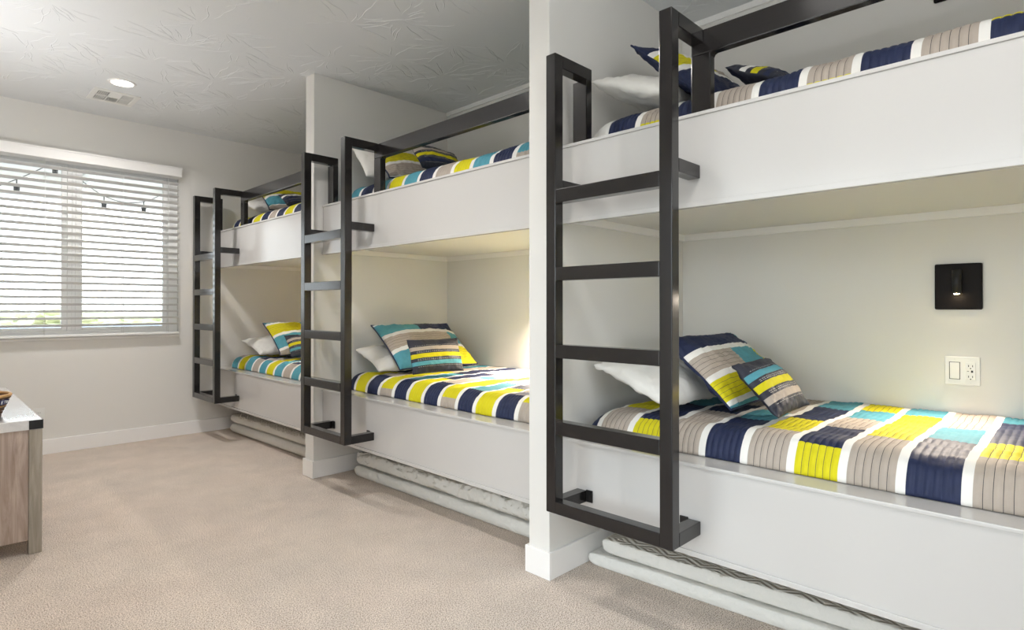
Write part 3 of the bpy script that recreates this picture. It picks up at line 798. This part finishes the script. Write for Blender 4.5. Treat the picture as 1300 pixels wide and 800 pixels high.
# ------------------------------------------------------------------ ladders and guard rails
S = .0495 * K
def ladder(y, far_label, i):
    l, zt, zb_, w_ = KX(-.0718), KZ(2.1914), KZ(.3179), .5715 * K
    y = KY(y); R0 = KX(.162)
    t = thing('bunk_ladder', far_label, 'ladder', (l, y + w_ / 2, zb_), 'black steel bunk ladders')
    off = Vector(t.location)
    def part(nm, specs, m=M['steel'], bev=.003):
        bm = bmesh.new()
        for a, b in specs: box_bm(bm, a, b, bev)
        for q in bm.verts: q.co -= off
        return build(nm, bm, m, t)
    for yy in (y, y + w_ - S):
        part('stile', [((l, yy, zb_), (l + S, yy + S, zt))])
        part('handle_bar', [((l + S, yy, zt - .050), (R0 - .0008 if yy == y else R0 + .0135, yy + S, zt))])
        part('upper_bracket', [((l + S, yy, KZ(1.6295)), (P - .0005, yy + S, KZ(1.6785)))])
        lo = part('lower_bracket', [((l + S, yy, zb_), (P - .001, yy + S, zb_ + S))])
        s = -1 if yy > y else 1
        ye = yy if yy > y else yy + S
        bm = bmesh.new()
        box_bm(bm, (P - .006, min(ye, ye + s * .032), zb_ + .002), (P - .0005, max(ye, ye + s * .032), zb_ + S + .004), .002)
        cyl_bm(bm, (P - .0085, ye + s * .018, zb_ + S * .55), (P - .006, ye + s * .018, zb_ + S * .55), .005, 10)
        for q in bm.verts: q.co -= off
        build('mounting_plate', bm, M['steel_dark'], lo)
    for zc_ in map(KZ, (1.606, 1.290, .976, .665)):
        part('rung', [((l, y + S, zc_ - .0265), (l + S, y + w_ - S, zc_ + .0265))])
    part('bottom_bar', [((l, y + S, zb_), (l + S, y + w_ - S, zb_ + S))])
    # short far post that carries the far handle
    part('handle_post', [((R0 - .0245, y + w_ - S, KZ(1.8768) + .0003), (R0 + .0135, y + w_ + .024, zt - .050))])
    return t
LY = [(-.6157, 'tall black steel bunk ladder nearest the camera, standing off the right-hand bunks'),
      (1.5643, 'black steel bunk ladder hung on the middle pair of bunks'),
      (3.7458, 'black steel bunk ladder nearest the window, hung on the farthest bunks')]
for i, (y, lab) in enumerate(LY): ladder(y, lab, i)
for i, (y, lab) in enumerate(LY):
    foot = BAYS[i] - 1.979
    t = thing('guard_rail', ['dark steel guard rail along the nearest upper bunk', 'dark steel guard rail along the middle upper bunk',
                             'dark steel guard rail along the farthest upper bunk'][i], 'guard rail', (KX(.162) + .018, (KY(y) + foot) / 2, KZ(1.8768) + .0003), 'upper bunk guard rails')
    off = Vector(t.location)
    y = KY(y); R0 = KX(.162); R1 = R0 + .0365; ZR = KZ(2.100); ZC = KZ(1.8768) + .0003
    for nm, sp in (('top_rail', [((R0, foot, ZR), (R1, y + S, KZ(2.1905)))]),
                   ('post', [((R0, y - .026, ZC), (R1, y + S, ZR))]),
                   ('end_post', [((R0, foot + .001, ZC), (R1, foot + .076, ZR))])):
        bm = bmesh.new()
        for a, b in sp: box_bm(bm, a, b, .004)
        if nm == 'post':   # weld fillet in the inner corner
            yy = y - .026
            vs = [bm.verts.new((x, yy + dy, ZR + dz)) for x in (R0 + .002, R1 - .002) for dy, dz in ((0, 0), (-.012, 0), (-.004, -.004), (0, -.012))]
            for a, b in ((0, 1), (1, 2), (2, 3), (3, 0)): bm.faces.new((vs[a], vs[b], vs[b + 4], vs[a + 4]))
            bm.faces.new(vs[:4]); bm.faces.new(vs[4:][::-1])
        for q in bm.verts: q.co -= off
        build(nm, bm, M['steel'], t)

# ------------------------------------------------------------------ folded mattress pads on the floor under the beds
def pad(x0, y0, length, depth, z0, th, rot, label, seed, crump=.006, rnd=.5, mt='padq'):
    """folded pad, a rounded slab; (x0,y0) its front head corner, running towards -Y"""
    n, ln = 150, [] 
    R = th / 2
    sec = []
    for k_ in range(13):           # rounded front nose
        a = -PI / 2 + PI * k_ / 12
        sec.append((R * rnd * 2 * .5 * (1 - math.cos(a)) , R + R * math.sin(a)))
    front = sec
    top = [(R * rnd + (depth - R * rnd) * q / 40, th) for q in range(1, 41)]
    ring = [(depth, 0)] + front + top
    bm = bmesh.new(); rows = []
    for i_ in range(n + 1):
        yy = -length * i_ / n
        e = min(1, min(i_, n - i_) / 5 + .0)
        ee = math.sqrt(1 - (1 - e) ** 2) * .999 + .001
        row = []
        for (a, c) in ring:
            zz = th / 2 + (c - th / 2) * (.35 + .65 * ee)
            aa = a + (1 - ee) * R * .6
            v = Vector((a * 5 + seed, yy * 5, c * 9))
            n1 = noise.noise(v); n2 = noise.noise(v * 3.5); n3 = abs(noise.noise(Vector((yy * 34 + seed, c * 22, a * 6)))) * 1.8
            up = min(1, c / (th * .3))
            row.append(bm.verts.new((aa - crump * (.8 * n1 + .5 * n2 + .6 * n3) * up, yy, max(0.0, zz + crump * (n1 * 1.2 + .6 * n2) * (up if c > .001 else 0)))))
        rows.append(row)
    K_ = len(ring)
    cr_, sr_ = math.cos(rot), math.sin(rot)
    for v_ in bm.verts: v_.co.x, v_.co.y = v_.co.x * cr_ - v_.co.y * sr_, v_.co.x * sr_ + v_.co.y * cr_
    for i_ in range(n):
        for j in range(K_ - 1):
            f = bm.faces.new((rows[i_][j], rows[i_ + 1][j], rows[i_ + 1][j + 1], rows[i_][j + 1])); f.smooth = True
        f = bm.faces.new((rows[i_][K_ - 1], rows[i_ + 1][K_ - 1], rows[i_ + 1][0], rows[i_][0]))
    bm.faces.new(rows[0]); bm.faces.new(rows[-1][::-1])
    bm.normal_update()
    for f in bm.faces: f.material_index = 1 if abs(f.normal.z) > .6 else 0
    o = build('folded_pad', bm, [M['pad'], M[mt]])
    o.location = (x0, y0, z0); pass
    return tag(o, label, 'mattress pad', 'folded pads under the bunks')
G = 0.0015
pad(.235, -.018, 1.85, .50, G, .055, math.radians(3.5), 'pale grey folded pad on carpet under the nearest bunk, bottom of the pair', 1.0, .004, .25, mt='pad')
pad(.262, -.075, 1.80, .47, G + .060, .060, math.radians(3.5), 'grey pad embossed with diamonds, top of the pair under the nearest bunk', 2.0, .007, .3)
pad(.222, 1.965, 1.70, .64, G, .070, math.radians(1), 'crumpled grey pad on carpet under the middle bunk, bottom of the pair', 3.0, .008, .5, mt='pad')
pad(.226, 1.955, 1.69, .62, G + .080, .085, math.radians(1), 'crumpled grey folded pad under the middle bunk, top of its pair', 4.0, .021, .55)
pad(.150, 4.030, 1.70, .66, G, .082, math.radians(1.5), 'neat grey pad on carpet under the farthest bunk, bottom of the pair', 5.0, .003, 1.0, mt='pad')
pad(.156, 4.040, 1.70, .64, G + .088, .080, math.radians(1.5), 'neat grey folded pad under the farthest bunk, top of its pair', 6.0, .003, 1.0)

# ------------------------------------------------------------------ reading lamps, switches
def sconce(y, zt, label, on=1.0, tilt=22, cone=150):
    t = thing('reading_light', label, 'wall lamp', (D, y, zt), 'black reading lights in the bunks')
    bm = bmesh.new(); box_bm(bm, (-.018, -.080, -.192), (-.0005, .080, 0), .010, 3); build('back_plate', bm, M['fix'], t)
    bm = bmesh.new(); box_bm(bm, (-.045, -.012, -.060), (-.018, .010, -.035), .004); cyl_bm(bm, (-.048, 0, -.125), (-.048, 0, -.028), .0165, 24)
    h = build('spot_head', bm, M['steel_dark'], t)
    bm = bmesh.new(); cyl_bm(bm, (-.048, 0, -.1285), (-.048, 0, -.1255), .0095, 20); build('led_lens', bm, M['led'] if on else M['fix'], h)
    if on:
        ld = bpy.data.lights.new('reading_spot', 'SPOT'); ld.energy = SPOT_W * on; ld.color = (1, .86, .70); ld.spot_size = math.radians(cone); ld.spot_blend = 1.0
        ld.shadow_soft_size = .012
        lo = bpy.data.objects.new('reading_lamp', ld); COL.objects.link(lo); lo.parent = t; lo.location = (-.05, 0, -.135)
        lo.rotation_euler = (0, math.radians(tilt), 0)
SPOT_W = 60
sconce(-1.252, 1.337, 'black square reading light glowing on the wall of the nearest lower bunk', .75, 42, 112)
sconce(-1.252, 2.645, 'black square reading light above the nearest upper bunk, mostly cut off by the frame', 0)
sconce(.845, 1.337, 'black square reading light on the back wall of the middle lower bunk', 2.8, 6, 142)
sconce(2.95, 1.337, 'black square reading light on the back wall of the farthest lower bunk', 2.6, 6, 142)

def outlet(bm_list, t, cx, cy, cz, nrm):
    pass
t = thing('switch_plate', 'white double plate with rocker switch and outlet under the reading light', 'switch', (D, -1.264, .89))
bm = bmesh.new(); box_bm(bm, (-.006, -.0585, -.0585), (-.0005, .0585, .0585), .004, 3); build('plate', bm, M['plastic'], t)
bm = bmesh.new(); box_bm(bm, (-.0085, .009, -.034), (-.005, .042, .034), .002); build('rocker_switch', bm, M['plastic'], t)
bm = bmesh.new(); box_bm(bm, (-.0068, .007, -.036), (-.0055, .044, .036), .0004); build('switch_gap', bm, M['slot'], t)
bm = bmesh.new(); box_bm(bm, (-.0085, -.044, -.036), (-.005, -.011, .036), .002)
r_ = build('receptacle', bm, M['plastic'], t)
bm = bmesh.new()
for zz in (.022, -.022):
    for yy in (-.034, -.021): box_bm(bm, (-.0089, yy - .0012, zz - .004), (-.0080, yy + .0012, zz + .004))
    cyl_bm(bm, (-.0089, -.0275, zz - .010), (-.0080, -.0275, zz - .010), .0024, 10)
box_bm(bm, (-.0089, -.024 - .012, -.005), (-.0080, -.028 - .001, .004)); box_bm(bm, (-.0089, -.0225, -.001), (-.0080, -.0160, .001))
build('socket_slots', bm, M['slot'], r_)
for yy in (.0255, -.0275):
    for zz in (.048, -.048):
        bm = bmesh.new(); cyl_bm(bm, (-.0070, yy, zz), (-.0055, yy, zz), .003, 10); build('screw', bm, M['slat'], t)

t = thing('wall_outlet', 'white wall outlet low on the window wall behind the dresser', 'outlet', (-1.204, W, .31))
bm = bmesh.new(); box_bm(bm, (-.036, -.006, -.058), (.036, -.0005, .058), .003); build('plate', bm, M['plastic'], t)
bm = bmesh.new()
for zz in (.02, -.02): box_bm(bm, (-.016, -.008, zz - .014), (.016, -.0055, zz + .014), .004)
r_ = build('receptacle', bm, M['plastic'], t)
for zz in (.02, -.02):
    for xx in (-.006, .006):
        bm = bmesh.new(); box_bm(bm, (xx - .001, -.0084, zz - .004), (xx + .001, -.0078, zz + .005)); build('socket_slot', bm, M['slot'], r_)

# ------------------------------------------------------------------ dresser and basket
dx0, dx1, dy0, dy1, dz = -2.03, -1.461, 1.896, 3.44, .627
t = thing('dresser', 'long whitewashed wood dresser with dark corner brackets at the left edge', 'dresser', ((dx0 + dx1) / 2, (dy0 + dy1) / 2, 0))
off = Vector(t.location)
def dpart(nm, specs, m, bev=.002, par=None):
    bm = bmesh.new()
    for a, b in specs: box_bm(bm, a, b, bev)
    for q in bm.verts: q.co -= off
    return build(nm, bm, m, par or t)
dpart('top', [((dx0, dy0, .581), (dx1, dy1, dz))], M['woodtop'], .003)
for x in (dx0, dx1 - .050):
    for y in (dy0, dy1 - .050): dpart('leg', [((x, y, 0), (x + .050, y + .050, .581))], M['wood2'], .003)
for y in (dy0 + .006, dy1 - .026): dpart('end_panel', [((dx0 + .050, y, .066), (dx1 - .050, y + .02, .581))], M['wood'])
dpart('back_panel', [((dx0 + .004, dy0 + .05, .066), (dx0 + .02, dy1 - .05, .581))], M['wood'])
dpart('bottom_panel', [((dx0 + .02, dy0 + .026, .066), (dx1 - .03, dy1 - .026, .086))], M['wood'])
dw = (dy1 - dy0 - .1) / 3
for r in range(2):
    for c in range(3):
        ya, yb_ = dy0 + .05 + c * dw + .004, dy0 + .05 + (c + 1) * dw - .004
        za = .09 + r * .245
        dr = dpart('drawer', [((dx1 - .028, ya, za), (dx1 - .006, yb_, za + .238))], M['wood'])
        dpart('handle', [((dx1 - .006, (ya + yb_) / 2 - .06, za + .115), (dx1 + .012, (ya + yb_) / 2 + .06, za + .125))], M['steel_dark'], .002, dr)
for x0, x1 in ((dx1 - .050, dx1 + .0025), (dx0 - .0025, dx0 + .050)):
    for ysgn in (0, 1):
        yf = dy0 if ysgn == 0 else dy1
        ya, yb_ = (yf - .0025, yf) if ysgn == 0 else (yf, yf + .0025)
        bm = bmesh.new()
        box_bm(bm, (x0, ya, .583), (x1, yb_, dz - .002), .001)
        xs = (dx1, dx1 + .0025) if x0 > -1.8 else (dx0 - .0025, dx0)
        box_bm(bm, (xs[0], ya if ysgn == 0 else yf - .05, .583), (xs[1], yf + .05 if ysgn == 0 else yb_, dz - .002), .001)
        cyl_bm(bm, ((x0 + x1) / 2, ya - .002, .605), ((x0 + x1) / 2, yb_ + .002, .605), .005, 8)
        for q in bm.verts: q.co -= off
        build('corner_bracket', bm, M['steel_dark'], t)

bc = (-1.697, 2.13, dz + .001)
t = thing('basket_bowl', 'brown woven basket bowl with a light wooden rim on the dresser top', 'basket', bc)
bm = bmesh.new()
prof = []
for k_ in range(40):
    q = k_ / 39; z_ = .100 * q; r = .102 + .040 * q ** 1.1 + .0035 * math.sin(q * 2 * PI * 7)
    prof.append((r, z_))
prof = [(.002, .002), (.098, .0)] + prof + [(.136, .100)] + [(.092, .008), (.002, .008)]
rg = lathe_bm(bm, prof, (0, 0, 0), 64)
for ring in rg[2:42]:
    for k_, v_ in enumerate(ring):
        d_ = 1 + .022 * (1 if k_ % 4 < 2 else -1)
        v_.co.x *= d_; v_.co.y *= d_
build('woven_body', bm, M['wicker'], t)
bm = bmesh.new()
tube_bm(bm, [(.140 * math.cos(a * PI / 24), .140 * math.sin(a * PI / 24), .104) for a in range(48)], .0075, 10, closed=True)
build('wooden_rim', bm, M['rimwood'], t)
bm = bmesh.new()
tube_bm(bm, [(.121 * math.cos(a * PI / 24), .121 * math.sin(a * PI / 24), .052) for a in range(48)], .0042, 8, closed=True)
build('lower_hoop', bm, M['rimwood'], t)
bm = bmesh.new(); A0, A1 = math.radians(-125), math.radians(-27)
vs = []
for k_ in range(13):
    a = A0 + (A1 - A0) * k_ / 12
    vs.append([bm.verts.new((r * math.cos(a), r * math.sin(a), z_)) for r, z_ in ((.1385, .064), (.1455, .088), (.1430, .088), (.1360, .064))])
for A, B in zip(vs, vs[1:]):
    for k_ in range(4): bm.faces.new((A[k_], B[k_], B[(k_ + 1) % 4], A[(k_ + 1) % 4]))
bm.faces.new(vs[0]); bm.faces.new(vs[-1][::-1])
rb = build('ribbon', bm, M['ribbon'], t)
def letter(ch, ang):
    strokes = {'E': [((0, 0), (0, 1)), ((0, 0), (.6, 0)), ((0, .5), (.5, .5)), ((0, 1), (.6, 1))], 'H': [((0, 0), (0, 1)), ((.6, 0), (.6, 1)), ((0, .5), (.6, .5))],
               'T': [((0, 1), (.7, 1)), ((.35, 0), (.35, 1))], 'I': [((.3, 0), (.3, 1))]}[ch]
    bm = bmesh.new()
    for (x0, z0), (x1, z1) in strokes:
        def pt(x_, z_):
            a = math.radians(ang) + x_ * .012 / .145; zz = .069 + z_ * .013; r = .1375 + (zz - .064) / .024 * .007 + .002
            return (r * math.cos(a), r * math.sin(a), zz)
        tube_bm(bm, [pt(x0, z0), pt((x0 + x1) / 2, (z0 + z1) / 2), pt(x1, z1)], .0015, 6)
    build('lettering', bm, M['letter'], rb)
for ch, a in (('E', -46), ('T', -40), ('H', -34)): letter(ch, a)

# ------------------------------------------------------------------ outdoors
boxes('ground', [((-60, W + 12, -.35), (90, 160, -.2)), ((-60, -60, -.35), (XL - 4, W + 12, -.2))], M['dirt'], kind='structure')
boxes('patio_slab', [((-7, W + WT, -.2), (4, W + 6, -.05)), ((XL - 4, -8, -.2), (XL - WT, W + WT, -.05))], M['patio'], kind='structure')
bm = bmesh.new()
box_bm(bm, (-4.2, W + .3, 2.78), (2.5, W + 3.4, 2.86)); box_bm(bm, (-4.2, W + 3.25, 2.50), (2.5, W + 3.4, 2.78))
for x in (-3.4, -2.4, -1.4, -.4, .6, 1.6): box_bm(bm, (x - .03, W + .3, 2.66), (x + .03, W + 3.25, 2.78))
po = build('patio_cover', bm, M['stucco']); tag(po, 'white patio cover with beams seen high through the blind', 'patio roof')
for x in (-4.0, 2.3):
    bm = bmesh.new(); box_bm(bm, (x - .08, W + 3.25, -.05), (x + .08, W + 3.4, 2.5))
    build('post', bm, M['stucco'], po)
def string(a, b, bulbs, sag, label):
    t = thing('string_lights', label, 'string lights', a, 'string lights under the patio cover')
    a_, b_ = Vector(a), Vector(b); pts = []
    for k_ in range(25):
        q = k_ / 24; p = a_.lerp(b_, q); p.z -= sag * 4 * q * (1 - q); pts.append(p - a_)
    bm = bmesh.new(); tube_bm(bm, pts, .004, 5); build('wire', bm, M['bulb'], t)
    for q in bulbs:
        p = pts[int(q * 24)]
        bm = bmesh.new(); cyl_bm(bm, p, p - Vector((0, 0, .07)), .005, 6); cyl_bm(bm, p - Vector((0, 0, .07)), p - Vector((0, 0, .13)), .024, 10); build('bulb', bm, M['bulb'], t)
string((-1.75, 5.8, 2.12), (-.86, 5.8, 2.66), (.64, .96), .06, 'black string of patio bulbs rising to the left pane top')
string((-.85, 5.8, 2.66), (.25, 5.8, 2.62), (.36, .67), .35, 'black string of patio bulbs sagging across the right pane')
t = thing('hot_tub', 'low outdoor tub with a flat blue cover seen under the blind', 'hot tub', (-.7, W + 5.2, -.05))
bm = bmesh.new(); box_bm(bm, (-1.9, -1.0, 0), (1.9, 1.0, .80), .05); build('tub_body', bm, M['house'], t)
bm = bmesh.new(); box_bm(bm, (-1.95, -1.05, .80), (1.95, 1.05, .92), .03); build('tub_cover', bm, M['spa'], t)
rnd = random.Random(3)
def bush(x, y, r, hh, label):
    bm = bmesh.new()
    t_ = bmesh.new(); bmesh.ops.create_icosphere(t_, subdivisions=4, radius=1)
    for v_ in t_.verts:
        d_ = 1 + .28 * noise.noise(v_.co * 2.2 + Vector((x, y, 0))) + .16 * noise.noise(v_.co * 7 + Vector((y, x, 0)))
        v_.co = Vector((v_.co.x * r * d_, v_.co.y * r * d_, max(0, (v_.co.z * .55 + .45) * hh * d_)))
    merge(bm, t_)
    o = build('desert_bush', bm, M['leaf']); o.location = (x, y, -.2)
    tag(o, label, 'bush', 'bushes in the yard')
for i, (px_, dist, r, hh, lab) in enumerate([(-3.4, 24, 1.0, 1.1, 'small dark shrub at the left edge of the window view'),
        (0.4, 34, 2.0, 1.25, 'yellow-green bush seen left of the window mullion'), (5.2, 40, 2.2, 1.2, 'yellow-green bush beside the window mullion'),
        (6.2, 27, 2.3, 1.15, 'broad green bush low behind the right pane'), (10.6, 29, 1.4, 1.0, 'yellowish bush right of the broad green one'),
        (15.5, 44, 3.0, 1.3, 'distant green bush at the right of the window view')]):
    bush(px_, W + dist, r, hh, lab)
t = thing('distant_house', 'low tan building far off in the yard', 'building', (-1.5, W + 52, -.2))
bm = bmesh.new(); box_bm(bm, (-2.2, -1.5, 0), (2.2, 1.5, .9)); build('wall', bm, M['house'], t)
bm = bmesh.new(); box_bm(bm, (-2.4, -1.7, .9), (2.4, 1.7, 1.05)); build('roof', bm, M['stucco'], t)

# ------------------------------------------------------------------ sky light
wd = bpy.data.worlds.new('World'); SC.world = wd; wd.use_nodes = True
nt = wd.node_tree; bg = nt.nodes['Background']
tc = nt.nodes.new('ShaderNodeTexCoord'); sp = nt.nodes.new('ShaderNodeSeparateXYZ'); nt.links.new(tc.outputs['Generated'], sp.inputs[0])
rp = nt.nodes.new('ShaderNodeValToRGB')
rp.color_ramp.elements[0].position = 0.0; rp.color_ramp.elements[0].color = (.95, .97, 1.0, 1)
rp.color_ramp.elements[1].position = 0.8; rp.color_ramp.elements[1].color = (.78, .88, 1.0, 1)
nt.links.new(sp.outputs['Z'], rp.inputs['Fac']); nt.links.new(rp.outputs['Color'], bg.inputs['Color'])
bg.inputs['Strength'].default_value = 4.5
def portal(name, loc_, rot, sx, sy):
    ld = bpy.data.lights.new(name, 'AREA'); ld.shape = 'RECTANGLE'; ld.size = sx; ld.size_y = sy
    ld.cycles.is_portal = True
    o = bpy.data.objects.new(name, ld); COL.objects.link(o); o.location = loc_; o.rotation_euler = rot
portal('added_door_daylight', (XL - .13, (DY0 + DY1) / 2, DZ1 / 2), (0, -PI / 2, 0), DZ1, DY1 - DY0)
portal('added_window_daylight', ((NX0 + NX1) / 2, YB - .14, (NZ0 + NZ1) / 2), (PI / 2, 0, 0), NX1 - NX0, NZ1 - NZ0)
portal('window_daylight', ((WX0 + WX1) / 2, W + .14, (WZ0 + WZ1) / 2), (-PI / 2, 0, 0), WX1 - WX0, WZ1 - WZ0)

# ------------------------------------------------------------------ camera
cam = bpy.data.cameras.new('camera'); co = bpy.data.objects.new('camera', cam); COL.objects.link(co)
co.location = (-1.8881, -1.6226, 1.1555)
co.rotation_euler = (math.radians(90 + .3116), 0, math.radians(-45.6721))
cam.sensor_width = 36; cam.lens = 741.55 / 1300 * 36
cam.shift_y = -14.11 / 1300
cam.clip_start = .02; cam.clip_end = 500
SC.camera = co

SC.view_settings.view_transform = 'Standard'; SC.view_settings.look = 'None'
SC.view_settings.gamma = 1; SC.view_settings.use_curve_mapping = False
SC.view_settings.exposure = 0.29
cy = SC.cycles
cy.use_denoising = True
cy.max_bounces = 10; cy.diffuse_bounces = 6; cy.glossy_bounces = 5; cy.transparent_max_bounces = 12
cy.caustics_reflective = False; cy.caustics_refractive = False
cy.sample_clamp_indirect = 8
